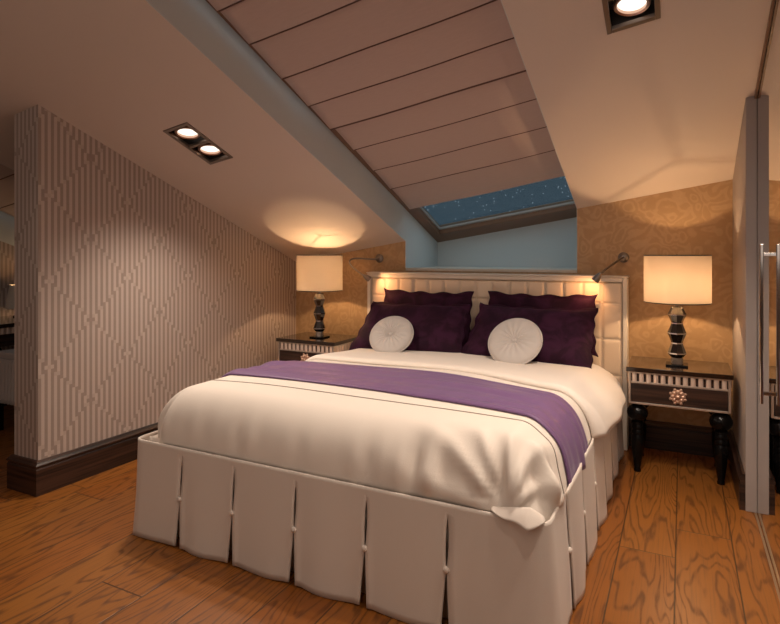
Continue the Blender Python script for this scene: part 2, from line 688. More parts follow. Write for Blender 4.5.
# wall behind the headboard, open at the niche
mb = MB()
wall_y(mb, XL, W0 - WT, YW, YW + 0.1)
wall_y(mb, W1 + WT, XR, YW, YW + 0.1)
wall_y(mb, W0 - WT, W1 + WT, YW, YW + 0.1, 0.0, ZN - 0.021)
structure('wall_back', mb, M['damask'])
structure('wall_left', wall_y(MB(), XLB, XL, YP, YW + 0.1, 0.0, None, 0.01), M['wallpaper'])
structure('wall_right', wall_y(MB(), XR, XM, 3.41, YW + 0.1), M['rightwall'], bevel=0.003)
structure('wall_mirror_side', wall_y(MB(), XM + 0.035, XM + 0.12, YF, YW + 0.1), M['plain'])
structure('wall_front', wall_y(MB(), XF, 0.5, YF - 0.1, YF), M['plain'])
structure('wall_far', wall_y(MB(), XF - 0.1, XF, YF, YW + 0.1), M['wallpaper'])
structure('wall_bay_back', wall_y(MB(), XF, XLB, YW, YW + 0.1), M['damask'])

# baseboards of dark striped veneer
BBP = [(0.0, 0.0), (0.026, 0.0), (0.026, 0.138), (0.022, 0.146), (0.022, 0.150), (0.029, 0.156), (0.029, 0.163), (0.020, 0.172), (0.012, 0.184), (0.0, 0.184)]


def baseboard(name, path):
    n = len(path)
    mb = MB()
    vs, fs = [], []
    P = [Vector((p[0], p[1])) for p in path]
    for i, p in enumerate(P):
        ds = []
        if i > 0:
            ds.append((P[i] - P[i - 1]).normalized())
        if i < n - 1:
            ds.append((P[i + 1] - P[i]).normalized())
        ns = [Vector((d_.y, -d_.x)) for d_ in ds]
        nn = ns[0] if len(ns) == 1 else (ns[0] + ns[1]) / (1 + ns[0].dot(ns[1]))
        for o_, z_ in BBP:
            q = p + nn * o_
            vs.append((q.x, q.y, z_))
    k = len(BBP)
    for i in range(n - 1):
        for j in range(k - 1):
            fs.append((i * k + j, (i + 1) * k + j, (i + 1) * k + j + 1, i * k + j + 1))
    fs.append(tuple(range(k)))
    fs.append(tuple((n - 1) * k + j for j in range(k - 1, -1, -1)))
    mb.add(vs, fs)
    return structure(name, mb, M['ebony'])


baseboard('baseboard_left', [(XLB, YW - .03), (XLB, YP), (XL, YP), (XL, YW - .03)])
baseboard('baseboard_back', [(XL + .03, YW), (XR - .03, YW)])
baseboard('baseboard_right', [(XR, YW - 0.0), (XR, 3.42)])
baseboard('baseboard_far', [(XF, YF + .01), (XF, YW - .01)])

# mirrored sliding door of the built-in wardrobe on the right
mb = MB()
y0, y1 = 1.6, 3.408
mb.hexa([(XM, y0, 0.004), (XM + .03, y0, 0.004), (XM + .03, y1, 0.004), (XM, y1, 0.004)],
        [(XM, y0, ceil(XM, y0) - .004), (XM + .03, y0, ceil(XM, y0) - .004), (XM + .03, y1, ceil(XM, y1) - .004), (XM, y1, ceil(XM, y1) - .004)])
door = structure('door_1', mb, M['mirror'])
mb = MB()
HX = XM - 0.030
mb.box(HX - 0.006, HX + 0.006, 2.935, 2.962, 0.655, 1.345)
for z in (0.70, 1.30):
    mb.box(HX + 0.006, XM + 0.001, 2.941, 2.956, z - 0.008, z + 0.008)
obj('door_handle', mb, M['chrome'], door, bevel=0.002)
mb = MB()
mb.hexa([(XM, 0.2, 0.004), (XM + .03, 0.2, 0.004), (XM + .03, 1.594, 0.004), (XM, 1.594, 0.004)],
        [(XM, 0.2, ceil(XM, 0.2) - .004), (XM + .03, 0.2, ceil(XM, 0.2) - .004), (XM + .03, 1.594, ceil(XM, 1.594) - .004), (XM, 1.594, ceil(XM, 1.594) - .004)])
structure('door_2', mb, M['mirror'])
structure('trim_2', MB().box(XM - 0.012, XM - 0.003, 0.2, 3.408, 0.0, 0.003), M['brass'])
structure('trim_3', MB().hexa([(XM - .012, 0.2, ceil(XM, .2) - .02), (XM - .002, 0.2, ceil(XM, .2) - .02), (XM - .002, 3.408, ceil(XM, 3.408) - .02), (XM - .012, 3.408, ceil(XM, 3.408) - .02)],
                             [(XM - .012, 0.2, ceil(XM, .2) - .001), (XM - .002, 0.2, ceil(XM, .2) - .001), (XM - .002, 3.408, ceil(XM, 3.408) - .001), (XM - .012, 3.408, ceil(XM, 3.408) - .001)]), M['frame_wood'])


# skylight window: dark wooden frame, pale bead, pane
def skylight(n, x0, x1, ya, yb, fw=0.085):
    D0, D1 = RD - 0.045, RD + 0.03

    def bar(mb, xa, xb, y_a, y_b, d0, d1):
        c4 = [(xa, y_a), (xb, y_a), (xb, y_b), (xa, y_b)]
        mb.hexa([cp(x, y, d0) for x, y in c4], [cp(x, y, d1) for x, y in c4])
    mb = MB()
    bar(mb, x0, x0 + fw, ya, yb, D0, D1)
    bar(mb, x1 - fw, x1, ya, yb, D0, D1)
    bar(mb, x0 + fw, x1 - fw, yb - 0.16, yb, D0, D1)
    bar(mb, x0 + fw, x1 - fw, ya, ya + 0.1, D0, D1)
    bar(mb, x0 + fw, x1 - fw, 2.98, 3.06, D0, D1)
    w = structure('window_%d' % n, mb, M['frame_wood'], bevel=0.004)
    mb = MB()
    e = 0.012
    bar(mb, x0 + fw, x0 + fw + e, ya, yb - 0.16, RD - .012, RD + .002)
    bar(mb, x0 + fw, x1 - fw, yb - 0.16 - 0.02, yb - 0.16, RD - .012, RD + .002)
    obj('window_bead', mb, M['bead'], w)
    mb = MB()
    bar(mb, x0 + fw - .01, x1 - fw + .01, ya + .02, yb - .15, RD + 0.004, RD + 0.012)
    obj('window_pane', mb, M['pane'], w)
    return w


skylight(1, W0, W1, YT, YN)
skylight(2, V0, V1, YT, 4.30)


# ------------------------------------------------------------------ roman blinds
def roman_blind(name, label, x0, x1, ys_, d0, group, hem_r=0.006):
    root = thing(name, cp((x0 + x1) / 2, ys_[0], d0), label, 'blind', group)
    mb = MB()
    for k in range(len(ys_) - 1):
        a, b = ys_[k], ys_[k + 1]
        # each panel hangs a little towards the room at its lower end, then tucks back
        prof = [(a, 0.012), (a + 0.012, 0.0), (a + (b - a) * .5, -0.004), (b - 0.035, -0.009), (b - 0.008, -0.011), (b, -0.003)]
        vs = []
        nx = 24
        for (y, dd) in prof:
            for i in range(nx + 1):
                t = i / nx
                x = x0 + (x1 - x0) * t
                sag = -0.004 * math.sin(PI * t) * (0.4 + 0.6 * (y - a) / (b - a)) + 0.0015 * math.sin(9 * t + 2.1 * k)
                vs.append(cp(x, y, d0 + dd + sag))
        w = nx + 1
        fs = [(r * w + i, r * w + i + 1, (r + 1) * w + i + 1, (r + 1) * w + i) for r in range(len(prof) - 1) for i in range(nx)]
        mb.add(vs, fs)
    obj('blind_fabric', mb, M['blind'], root, smooth=True, angle=25, solid=0.005, solid_off=0.0)
    for k in range(1, len(ys_)):
        last = k == len(ys_) - 1
        m2 = MB()
        y = ys_[k] - (0.008 if last else 0.0)
        dr = -0.004 if not last else 0.006
        pts = []
        for i in range(25):
            t = i / 24
            sag = -0.004 * math.sin(PI * t) + 0.0015 * math.sin(9 * t + 2.1 * (k - 1))
            pts.append(cp(x0 + 0.002 + (x1 - x0 - 0.004) * t, y + (0.0 if last else 0.003), d0 + (0.006 if last and hem_r < .008 else -0.0085) + sag))
        m2.tube(pts, hem_r if last else 0.0036, 8)
        obj('hem_bar' if last else 'fold_shade_rod', m2, M['fold'] if (not last or hem_r > .008) else M['blind'], root, smooth=True)  # dark rods put in as the shade lines of folds and overlap gap
    return root


roman_blind('roman_blind', 'upper taupe roman blind covering the top pane of the large skylight', W0 + .06, W1 - .012,
            [1.18, 1.40, 1.62, 1.84, 2.055, 2.279, 2.545, 2.795, 3.041], 0.198, 'roman blinds in the large skylight', 0.0085)
roman_blind('roman_blind', 'lower taupe roman blind ending above the strip of starry glass', W0 + .06, W1 - .012,
            [2.99, 3.319, 3.593, 3.86, 4.208], 0.222, 'roman blinds in the large skylight')
roman_blind('roman_blind', 'dim brown roman blind in the next bay, seen past the partition end', V0 + .07, V1 - .012,
            [1.18, 1.45, 1.72, 1.99, 2.26, 2.53, 2.80, 3.07, 3.34, 3.61], 0.215, None)


# ------------------------------------------------------------------ downlights
def downlight(q, label, power, aim, cone, blend):
    x0, x1, ya, yb = q
    cx, cy = (x0 + x1) / 2, (ya + yb) / 2
    root = thing('recessed_downlight', cp(cx, cy), label, 'ceiling light', 'double downlights in the sloped ceiling')

    def rect(mb, xa, xb, y_a, y_b, d0, d1):
        c4 = [(xa, y_a), (xb, y_a), (xb, y_b), (xa, y_b)]
        mb.hexa([cp(x, y, d0) for x, y in c4], [cp(x, y, d1) for x, y in c4])
    b = 0.017
    mb = MB()
    rect(mb, x0 - .004, x0 + b, ya - .004, yb + .004, -0.005, 0.012)
    rect(mb, x1 - b, x1 + .004, ya - .004, yb + .004, -0.005, 0.012)
    rect(mb, x0 + b, x1 - b, ya - .004, ya + b, -0.005, 0.012)
    rect(mb, x0 + b, x1 - b, yb - b, yb + .004, -0.005, 0.012)
    rect(mb, x0 + b, x1 - b, cy - b / 2, cy + b / 2, -0.003, 0.012)
    obj('trim_frame', mb, M['nickel'], root, bevel=0.002)
    mb = MB()
    hh = 0.085
    rect(mb, x0 + .001, x0 + .006, ya, yb, 0.012, hh)
    rect(mb, x1 - .006, x1 - .001, ya, yb, 0.012, hh)
    rect(mb, x0, x1, ya + .001, ya + .006, 0.012, hh)
    rect(mb, x0, x1, yb - .006, yb - .001, 0.012, hh)
    rect(mb, x0, x1, ya, yb, hh, hh + .006)
    obj('housing', mb, M['housing'], root)
    nv = Vector((-CX, -CY, 1)).normalized()
    for s in (-1, 1):
        c = Vector(cp(cx, cy + s * (yb - ya) * 0.245, 0.022))
        axis = (c - Vector(aim(c))).normalized()
        rot = (nv * 0.6 + axis * 0.4).normalized().to_track_quat('Z', 'Y').to_matrix()
        g = MB()
        g.lathe([(0.058, -0.010), (0.068, -0.014), (0.073, -0.008), (0.073, 0.026), (0.066, 0.030), (0.058, 0.010)], c, 36, rot, closed=True)
        gm = obj('gimbal_ring', g, M['gimbal'], root, smooth=True)
        g = MB()
        g.lathe([(0.0, -0.006), (0.032, -0.004), (0.0575, 0.003), (0.0575, 0.012), (0.0, 0.016)], c, 36, rot)
        obj('bulb', g, M['spotbulb'], gm, smooth=True)
        side = rot @ Vector((1, 0, 0))
        for t in (-1, 1):
            g = MB()
            p = c + side * t * 0.072 + axis * 0.012
            g.tube([p, p + side * t * 0.012], 0.006, 8)
            obj('pivot_pin', g, M['housing'], gm)
        lp = c - axis * 0.03
        spot('downlight_beam', lp, power, WARM, cone, blend, lp - axis, 0.045, root)
    return root


downlight(DL[0], 'square-framed double downlight in the ceiling slope over the striped partition', 40,
          lambda c: (c.x + 0.35, c.y + .05, 0), 124, 0.85)
downlight(DL[1], 'copper-ringed double downlight in the ceiling slope above the right bedside', 58,
          lambda c: (c.x - 0.55, c.y - .15, 0), 112, 0.8)

# ------------------------------------------------------------------ bed
BX0, BX1 = -2.290, -0.385        # top of the valance
BYF, BYB = 1.872, 4.09
ZS = 0.436
bed = thing('bed', ((BX0 + BX1) / 2, 3.0, 0), 'large cream upholstered bed with tufted headboard and buttoned pleated valance', 'bed')
HB0, HB1, HBY0, HBY1, HBT = -2.295, -0.322, 4.105, 4.215, 1.157
# mattress and base
obj('bed_base', MB().box(BX0 + .06, BX1 - .06, BYF + .06, HBY0 - .004, 0.05, 0.36), M['skirt'], bed, bevel=0.02)
obj('mattress', MB().box(BX0 + .07, BX1 - .07, BYF + .09, HBY0 - .006, 0.362, 0.565), M['linen'], bed, bevel=0.07, seg=4)

# headboard: lacquered frame around a tufted leather panel
hb = MB()
hb.box(HB0, HB1, HBY0 + .045, HBY1, 0.0, HBT - .02)
headboard = obj('headboard', hb, M['hbframe'], bed, bevel=0.004)
fw = 0.030
m2 = MB()
m2.box(HB0, HB0 + fw, HBY0, HBY0 + .05, 0.0, HBT - .012)
m2.box(HB1 - fw, HB1, HBY0, HBY0 + .05, 0.0, HBT - .012)
m2.box(HB0 + fw, HB1 - fw, HBY0, HBY0 + .05, HBT - .012 - fw, HBT - .012)
m2.box(HB0 - .006, HB1 + .006, HBY0 - .006, HBY1, HBT - .012, HBT)
obj('frame', m2, M['hbframe'], headboard, bevel=0.006, seg=3)
m2 = MB()
px0, px1, pz0, pz1 = HB0 + fw + .004, HB1 - fw - .004, 0.30, HBT - .012 - fw - .004
rows = [pz0, 0.487, 0.730, 0.973, pz1]
ncol = 15
NU, NV = ncol * 12, 110


def tuft(u, v):
    x = px0 + (px1 - px0) * u
    z = pz0 + (pz1 - pz0) * v
    k = max(i for i in range(len(rows) - 1) if z >= rows[i] - 1e-9)
    bz = (z - rows[k]) / (rows[k + 1] - rows[k])
    uu = u * ncol
    au = uu - math.floor(uu)
    ea = 1 - abs(2 * au - 1) ** 9
    eb = 1 - abs(2 * min(max(bz, 0), 1) - 1) ** 14
    if u <= 0 or u >= 1:
        ea = 0
    h = 0.017 * (max(ea, 0) ** .55) * (max(eb, 0) ** .55)
    return (x, HBY0 + 0.026 - h, z)


m2.grid(tuft, NU, NV)
obj('tufted_panel', m2, M['leather'], headboard, smooth=True, angle=180)
for i in range(1, ncol):
    for z in rows[1:-1]:
        m2 = MB()
        x = px0 + (px1 - px0) * i / ncol
        m2.lathe([(0.0, -0.004), (0.006, -0.003), (0.008, 0.001), (0.005, 0.004)], (x, HBY0 + .021, z), 10, Matrix.Rotation(-PI / 2, 3, 'X'))
        obj('tuft_button', m2, M['leather'], headboard, smooth=True)

# ---- valance with inverted pleats
R_C = 0.032
PATH = []            # (x, y, nx, ny, s)


def valance_path():
    pts = []
    n = 110
    L1 = BYB - BYF - R_C

    def addp(x, y, nx, ny):
        s = 0 if not pts else pts[-1][4] + math.hypot(x - pts[-1][0], y - pts[-1][1])
        pts.append((x, y, nx, ny, s))
    for i in range(n + 1):
        addp(BX0, BYB - L1 * i / n, -1, 0)
    for i in range(1, 9):
        a = PI + (PI / 2) * i / 8
        addp(BX0 + R_C + R_C * math.cos(a), BYF + R_C + R_C * math.sin(a), math.cos(a), math.sin(a))
    for i in range(1, n + 1):
        addp(BX0 + R_C + (BX1 - BX0 - 2 * R_C) * i / n, BYF, 0, -1)
    for i in range(1, 9):
        a = 1.5 * PI + (PI / 2) * i / 8
        addp(BX1 - R_C + R_C * math.cos(a), BYF + R_C + R_C * math.sin(a), math.cos(a), math.sin(a))
    for i in range(1, n + 1):
        addp(BX1, BYF + R_C + L1 * i / n, 1, 0)
    return pts


PATH = valance_path()
S_END = PATH[-1][4]


def at_s(s):
    s = max(0, min(S_END, s))
    lo, hi_ = 0, len(PATH) - 1
    while hi_ - lo > 1:
        mid = (lo + hi_) // 2
        if PATH[mid][4] <= s:
            lo = mid
        else:
            hi_ = mid
    a, b = PATH[lo], PATH[hi_]
    t = 0 if b[4] == a[4] else (s - a[4]) / (b[4] - a[4])
    return [a[k] + (b[k] - a[k]) * t for k in range(4)]


S_FL = (BYB - BYF - R_C)                       # where the front-left corner starts
S_F0 = S_FL + R_C * PI / 2 - R_C               # s of x = BX0 on the front
S_R0 = S_F0 + (BX1 - BX0) - 2 * R_C + R_C * PI / 2 + R_C - R_C   # s where y = BYF + R_C on the right side
front_x = [-1.985, -1.683, -1.366, -1.045, -0.723]
right_y = [2.19, 2.525, 2.865, 3.20, 3.53, 3.86]
slits = sorted([S_FL - (y - BYF - R_C) for y in (2.25, 2.62, 2.99, 3.36, 3.73)] + [S_F0 + (x - BX0) for x in front_x]
               + [S_R0 + (y - BYF - R_C) for y in right_y])
edges = [0.0] + slits + [S_END]
Z_BTN, Z_TOPSLIT = 0.215, 0.395
vmb = MB()
inner = MB()


def gap(z):
    if z > Z_TOPSLIT:
        return 0.0
    if z > Z_BTN:
        t = (Z_TOPSLIT - z) / (Z_TOPSLIT - Z_BTN)
        return 0.0006 + 0.0034 * min(1, t * 4) + 0.009 * math.sin(PI * min(1, t))
    return 0.004 + 0.030 * (Z_BTN - z) / Z_BTN


for pi_ in range(len(edges) - 1):
    sa, sb = edges[pi_], edges[pi_ + 1]
    wd = sb - sa
    right_side = sa > S_R0 - 0.30
    nu, nv = 22, 20
    ph = random.uniform(0, 6)

    def fn(u, v, sa=sa, sb=sb, ph=ph, right_side=right_side, pi_=pi_):
        z = ZS - (ZS - Z_TOPSLIT) * v / 0.15 if v <= 0.15 else Z_TOPSLIT - 0.0001 - (Z_TOPSLIT - 0.008) * (v - .15) / .85
        ga = gap(z) if pi_ > 0 else 0.0
        gb = gap(z) if pi_ < len(edges) - 2 else 0.0
        s = sa + ga / 2 + (sb - sa - ga / 2 - gb / 2) * u
        x, y, nx, ny = at_s(s)
        low = (ZS - z) / ZS
        low_ = low
        # hem flares out and swells between the slits, lips turn out a little
        o = (0.022 if nx > -0.5 else 0.004) * low ** 1.2
        e = min(u, 1 - u)
        lip = math.exp(-(e / 0.06) ** 2)
        if z < Z_TOPSLIT:
            o += 0.010 * lip * smooth01(Z_TOPSLIT, Z_BTN - .1, z) * (1 if u < .5 else .55)
        o += 0.016 * low * math.sin(PI * u) + 0.005 * math.sin(ph + 5 * u) * math.sin(PI * u) * low
        if right_side:
            o += 0.017 * math.sin(PI * u) ** .8 * (1 - low * .6)
            z += (0.030 * math.sin(PI * u) ** .7) * (1 - low) ** 2
            o += 0.006 * (1 - low)
        hem = 0.010 * math.sin(PI * u) * low ** 3
        return (x + nx * o, y + ny * o, z - hem * 0.6)
    vmb.grid(fn, nu, nv)
valance = obj('valance', vmb, M['skirt'], bed, smooth=True, angle=60, solid=0.007)
bm_ = bmesh.new()
bm_.from_mesh(valance.data)
bmesh.ops.remove_doubles(bm_, verts=bm_.verts[:], dist=0.0004)
bm_.to_mesh(valance.data)
bm_.free()


def fin(u, v):
    s = S_END * u
    x, y, nx, ny = at_s(s)
    return (x - nx * 0.050, y - ny * 0.050, ZS * (1 - v) + 0.004 * v)


inner.grid(fin, 240, 4)
obj('valance_lining', inner, M['skirt'], bed, smooth=True, solid=0.005)
for s in slits:
    if s < S_FL:
        continue
    x, y, nx, ny = at_s(s)
    o = 0.020
    c = Vector((x + nx * o, y + ny * o, Z_BTN + (0.0 if s < S_R0 - .1 else 0.01)))
    b_ = MB()
    rot = Vector((nx, ny, 0)).to_track_quat('Z', 'Y').to_matrix()
    b_.lathe([(0.0, -0.006), (0.0075, -0.006), (0.0125, -0.001), (0.0125, 0.003), (0.009, 0.0085), (0.004, 0.0105), (0.0, 0.011)], c, 16, rot)
    obj('button', b_, M['skirt'], valance, smooth=True, angle=180)
# loosened corner flap at the near right corner of the valance
fl = MB()


def flapf(u, v):
    s = S_R0 - 0.17 + 0.175 * u
    x, y, nx, ny = at_s(s)
    tri = min(u / 0.74, (1 - u) / 0.26)
    o = -0.012 + (0.016 + 0.040 * tri + 0.004 * math.sin(9 * u)) * v
    z = ZS + 0.010 + 0.024 * tri * (1 - v) - 0.020 * v * v * (0.3 + tri) + 0.003 * math.sin(11 * u + 2) * v
    return (x + nx * o * .7, y + ny * o, z)


fl.grid(flapf, 18, 8)
obj('corner_flap', fl, M['skirt'], bed, smooth=True, angle=180, solid=0.005)

# ------------------------------------------------------------------ bedding laid over a rounded mattress
RX = 0.175
QL = RX * PI / 2
IX0, IX1, IY0 = -2.090, -0.552, 2.058


def ztop(t):
    return 0.668 - 0.085 * smooth01(2.3, 3.8, t) - 0.006 * smooth01(2.2, 1.9, t)


def drape(s, t, off=0.0, wob=1.0):
    cx_ = min(max(s, IX0), IX1)
    cy_ = max(t, IY0)
    dx, dy = s - cx_, t - cy_
    dd = math.hypot(dx, dy)
    zt = ztop(cy_) + 0.010 * math.sin(PI * (cx_ - IX0) / (IX1 - IX0)) * 1.0
    r = RX
    rz = zt - 0.425
    # soft unevenness on top
    bump = 0.004 * math.sin(5.1 * s + 2.3 * t) + 0.003 * math.sin(9.0 * t - 4.0 * s + 1)
    if dd < 1e-9:
        return Vector((s, t, zt + off + bump * wob))
    ux, uy = dx / dd, dy / dd
    ang = dd / r
    fall = smooth01(0.05, 0.25, dd)
    # gathers: strong at the front corners, faint along the drops
    along = cx_ * 1.0 + math.atan2(uy, ux) * 0.20
    corner = min(abs(ux), abs(uy)) * 1.35
    nr = smooth01(-1.15, -0.62, cx_) * (1 if dy < 0 else 0)
    g1 = math.sin(38 * along) + 0.6 * math.sin(61 * along + 1.3)
    g1 = g1 - 0.9 * abs(math.sin(29 * along + 0.4)) ** 0.5 * nr + 0.5 * nr
    amp = 0.0040 + 0.008 * corner + 0.017 * nr
    amp *= 0.55 + 0.9 * abs(math.sin(2.3 * along + 0.8) * math.sin(5.1 * along + 2.0))
    wr = amp * g1 * fall * wob * (1 - 0.85 * smooth01(0.70, 1.0, dd / (RX * PI / 2)))
    ex_, ey_ = s - (IX1 + 0.05), t - (IY0 - QL)
    er = math.hypot(ex_, ey_)
    if er < 0.62 and dd > 0:
        th = math.atan2(ey_, -ex_)
        wr += 0.017 * wob * (abs(math.sin(7.5 * th + 0.5)) ** 3 - 0.3) * smooth01(0.60, 0.22, er) * smooth01(0.02, 0.10, er) * smooth01(0.0, 0.10, dd)
    off = off + wr
    if ang < PI / 2:
        hz = r * math.sin(ang)
        zz = zt - rz * (1 - math.cos(ang))
        nx_, nz_ = math.sin(ang), math.cos(ang)
    else:
        hz = r
        zz = zt - rz - (dd - r * PI / 2)
        nx_, nz_ = 1.0, 0.0
    hz += off * nx_
    zz += off * nz_ + bump * wob * (1 - fall)
    return Vector((cx_ + ux * hz, cy_ + uy * hz, zz))


QL = RX * PI / 2
duvet = thing('duvet', ((IX0 + IX1) / 2, 3.0, 0.57), 'cream linen duvet tucked into the valance of the bed', 'bedding')
mb = MB()
s0, s1, t0, t1 = IX0 - QL, IX1 + QL, IY0 - QL, 3.86
mb.grid(lambda u, v: drape(s0 + (s1 - s0) * u, t0 + (t1 - t0) * v), 180, 150)
obj('cover', mb, M['linen'], duvet, smooth=True, angle=180, solid=0.012)
# piped seam across the foot end
mb = MB()
pts = []
for i in range(120):
    u = i / 119
    s = (IX0 - 0.10) + (IX1 + QL * .95 - IX0 + 0.10) * u
    t = 2.175 - 0.01 * u + 0.012 * math.sin(3 * u) - 0.05 * smooth01(.86, 1, u)
    pts.append(drape(s, t, 0.0005))
mb.tube(pts, 0.0028, 6)
obj('piping', mb, M['seam'], duvet, smooth=True)
# the end folded back towards the pillows, hanging lower at the sides
mb = MB()
TA, TB = 3.10, 3.84
SR = IX1 + QL - 0.015
SL = IX0 - QL


def fold(u, v):
    s = SL + (SR - SL) * u
    ta = TA - 0.30 * smooth01(0.45, 1.0, u) ** 1.5 + 0.015 * math.sin(7 * u)
    t = ta + (TB - ta) * v
    edge = min(1.0, v * (TB - ta) / 0.05)
    off = 0.003 + 0.026 * math.sqrt(max(0, 1 - (1 - edge) ** 2))
    side = smooth01(IX1 + .08, SR, s) + smooth01(IX0 - .08, SL, s)
    off += 0.068 * side * (0.40 + 0.60 * math.sin(PI * min(1, v * 1.0))) * edge
    off += 0.006 * math.sin(16 * v + 2 * u) * side
    return drape(s, t, off, 0.6)


mb.grid(fold, 150, 60)
obj('turned_back_end', mb, M['linen'], duvet, smooth=True, angle=180, solid=0.012)

# purple runner
mb = MB()


def runner(u, v):
    s = (IX0 - QL * .97) + (IX1 - IX0 + QL * 1.97) * u
    ta = 2.290 + 0.03 * math.sin(PI * min(1, u * 1.6)) - 0.04 * smooth01(.5, .9, u) - 0.05 * smooth01(.8, 1.0, u)
    tb = 2.83 + 0.09 * math.sin(PI * min(1, u * 1.1)) - 0.17 * smooth01(.55, 1.0, u)
    t = ta + (tb - ta) * v
    edge = min(v, 1 - v)
    off = 0.002 + 0.006 * min(1, edge / .03)
    off += (0.006 * math.sin(11 * v + 2.2 * u) + 0.004 * math.sin(23 * v - 5 * u) + 0.004 * math.sin(30 * v + 9 * u) * smooth01(.5, 1, u)) * min(1, edge / .12)
    return drape(s, t, max(off, 0.003))


mb.grid(runner, 170, 56)
tag(obj('bed_runner', mb, M['runner'], None, smooth=True, angle=180, solid=0.006, solid_off=1.0), 'purple satin runner laid across the cream duvet', 'bed runner')


# ------------------------------------------------------------------ pillows
def cushion(w, h, th, flange, nu=56, nv=40, waves=5, seed=0, wave_amp=0.016, taper=0.0):
    """flat in local x (width) / z (height), thickness along y; front is -y"""
    rnd = random.Random(seed)
    p1, p2 = rnd.uniform(0, 6), rnd.uniform(0, 6)
    fw_, fh_ = flange / (w / 2), flange / (h / 2)

    def side(sgn):
        def fn(u, v):
            a, b = (2 * u - 1), (2 * v - 1)
            A, B = a * (1 + fw_), b * (1 + fh_)
            wob = 1 + wave_amp * math.sin(waves * PI * b + p1) * abs(a) ** 6
            wobz = 1 + wave_amp * 2.2 * math.sin(waves * 1.0 * PI * a + p2) * abs(b) ** 6
            # sides draw in between the corners
            X = A * (1 - 0.045 * (1 - b * b) * a * a) * w / 2 * wob
            Z = B * (1 - 0.060 * (1 - a * a) * b * b) * h / 2 * wobz
            q = max(0.0, 1 - abs(A) ** 3.0) * max(0.0, 1 - abs(B) ** 3.0)
            T = th / 2 * q ** 0.45 + 0.004
            T += 0.006 * math.sin(4 * a + p2 + 3 * b) * q
            T += 0.007 * math.sin(7 * a * b + p1 + 2 * a) * q
            X = X * (1 - taper * B) + taper * 0.25 * w * B
            Z *= 1 + 0.05 * abs(a) ** 8
            return (X, sgn * T, Z)
        return fn
    mb = MB()
    mb.grid(side(-1), nu, nv)
    o = len(mb.v)
    bk = MB().grid(side(1), nu, nv)
    mb.add(bk.v, [tuple(reversed(f_)) for f_ in bk.f])
    # stitch the rim
    w_ = nu + 1
    rim = [i for i in range(w_)] + [j * w_ + nu for j in range(1, nv + 1)] + [nv * w_ + i for i in range(nu - 1, -1, -1)] + [j * w_ for j in range(nv - 1, 0, -1)]
    for k in range(len(rim)):
        a, b = rim[k], rim[(k + 1) % len(rim)]
        mb.f.append((b, a, a + o, b + o))
    return mb


def place_mesh(mb, loc, tilt, yaw=0.0, roll=0.0):
    m_ = Matrix.Translation(loc) @ Matrix.Rotation(yaw, 4, 'Z') @ Matrix.Rotation(-tilt, 4, 'X') @ Matrix.Rotation(roll, 4, 'Y')
    mb.v = [tuple(m_ @ Vector(p)) for p in mb.v]
    return mb


def pillow(name, label, loc, w, h, th, tilt, yaw, roll, seed, group, waves=4, taper=0.0):
    mb = place_mesh(cushion(w, h, th, 0.022, seed=seed, waves=waves, taper=taper), loc, tilt, yaw, roll)
    return tag(obj(name, mb, M['velvet'], None, smooth=True, angle=180), label, 'pillow', group)


R = math.radians
pillow('pillow', 'aubergine velvet pillow leaning on the headboard, half hidden behind the left front pillow', (-1.745, 4.035, 0.822), 0.71, 0.36, 0.09, R(6), R(0), R(0.5), 3, 'velvet pillows against the headboard', 4, 0.02)
pillow('pillow', 'aubergine velvet pillow leaning on the headboard, half hidden behind the right front pillow', (-0.885, 4.035, 0.828), 0.72, 0.36, 0.09, R(6), R(0), R(0.0), 8, 'velvet pillows against the headboard', 4, 0.02)
pillow('pillow', 'large aubergine velvet pillow behind the tilted round cushion, nearer the striped partition', (-1.772, 3.835, 0.757), 0.80, 0.41, 0.13, R(40), R(2), R(-0.5), 5, 'velvet pillows standing in front', 4, 0.055)
pillow('pillow', 'large aubergine velvet pillow behind the flatter round cushion, nearer the mirror door', (-0.908, 3.835, 0.765), 0.80, 0.42, 0.13, R(40), R(-1), R(0.5), 11, 'velvet pillows standing in front', 4, 0.045)


def round_cushion(label, loc, rad, th, tilt, yaw, pleats):
    m_ = Matrix.Translation(loc) @ Matrix.Rotation(yaw, 4, 'Z') @ Matrix.Rotation(-tilt, 4, 'X') @ Matrix.Rotation(PI / 2, 4, 'X')
    root = thing('round_cushion', loc, label, 'cushion', 'round grey cushions on the bed')
    mb = MB()
    nr, ns = 22, 120
    for sgn in (1, -1):
        vs = []
        for i in range(nr + 1):
            q = i / nr
            r = rad * q
            for k in range(ns):
                a = 2 * PI * k / ns
                prof = (1 - q ** 4) ** 0.5 * (1 - 0.70 * math.exp(-(q / 0.20) ** 2))
                pl = 0.085 * math.sin(pleats * a + 0.6 * math.sin(3 * a)) * math.sin(PI * min(1, q * 1.08)) * (1 - 0.55 * q)
                z = sgn * th / 2 * max(0.0, prof + pl * 1.5)
                vs.append(tuple(m_ @ Vector((r * math.cos(a), r * math.sin(a), z))))
        fs = []
        for i in range(nr):
            for k in range(ns):
                k2 = (k + 1) % ns
                f_ = (i * ns + k, i * ns + k2, (i + 1) * ns + k2, (i + 1) * ns + k)
                fs.append(f_ if sgn < 0 else f_[::-1])
        mb.add(vs, fs)
    obj('cushion_body', mb, M['round'], root, smooth=True, angle=180)
    pts = [m_ @ Vector((rad * math.cos(2 * PI * k / 60), rad * math.sin(2 * PI * k / 60), 0)) for k in range(61)]
    obj('piping', MB().tube(pts, 0.005, 8), M['round'], root, smooth=True, angle=180)
    c = m_ @ Vector((0, 0, th / 2 * 0.34))
    rot = m_.to_3x3()
    obj('button', MB().lathe([(0.0, -.008), (0.012, -.006), (0.018, 0.0), (0.016, 0.006), (0.009, 0.010), (0.0, 0.011)], c, 18, rot), M['round'], root, smooth=True, angle=180)
    return root


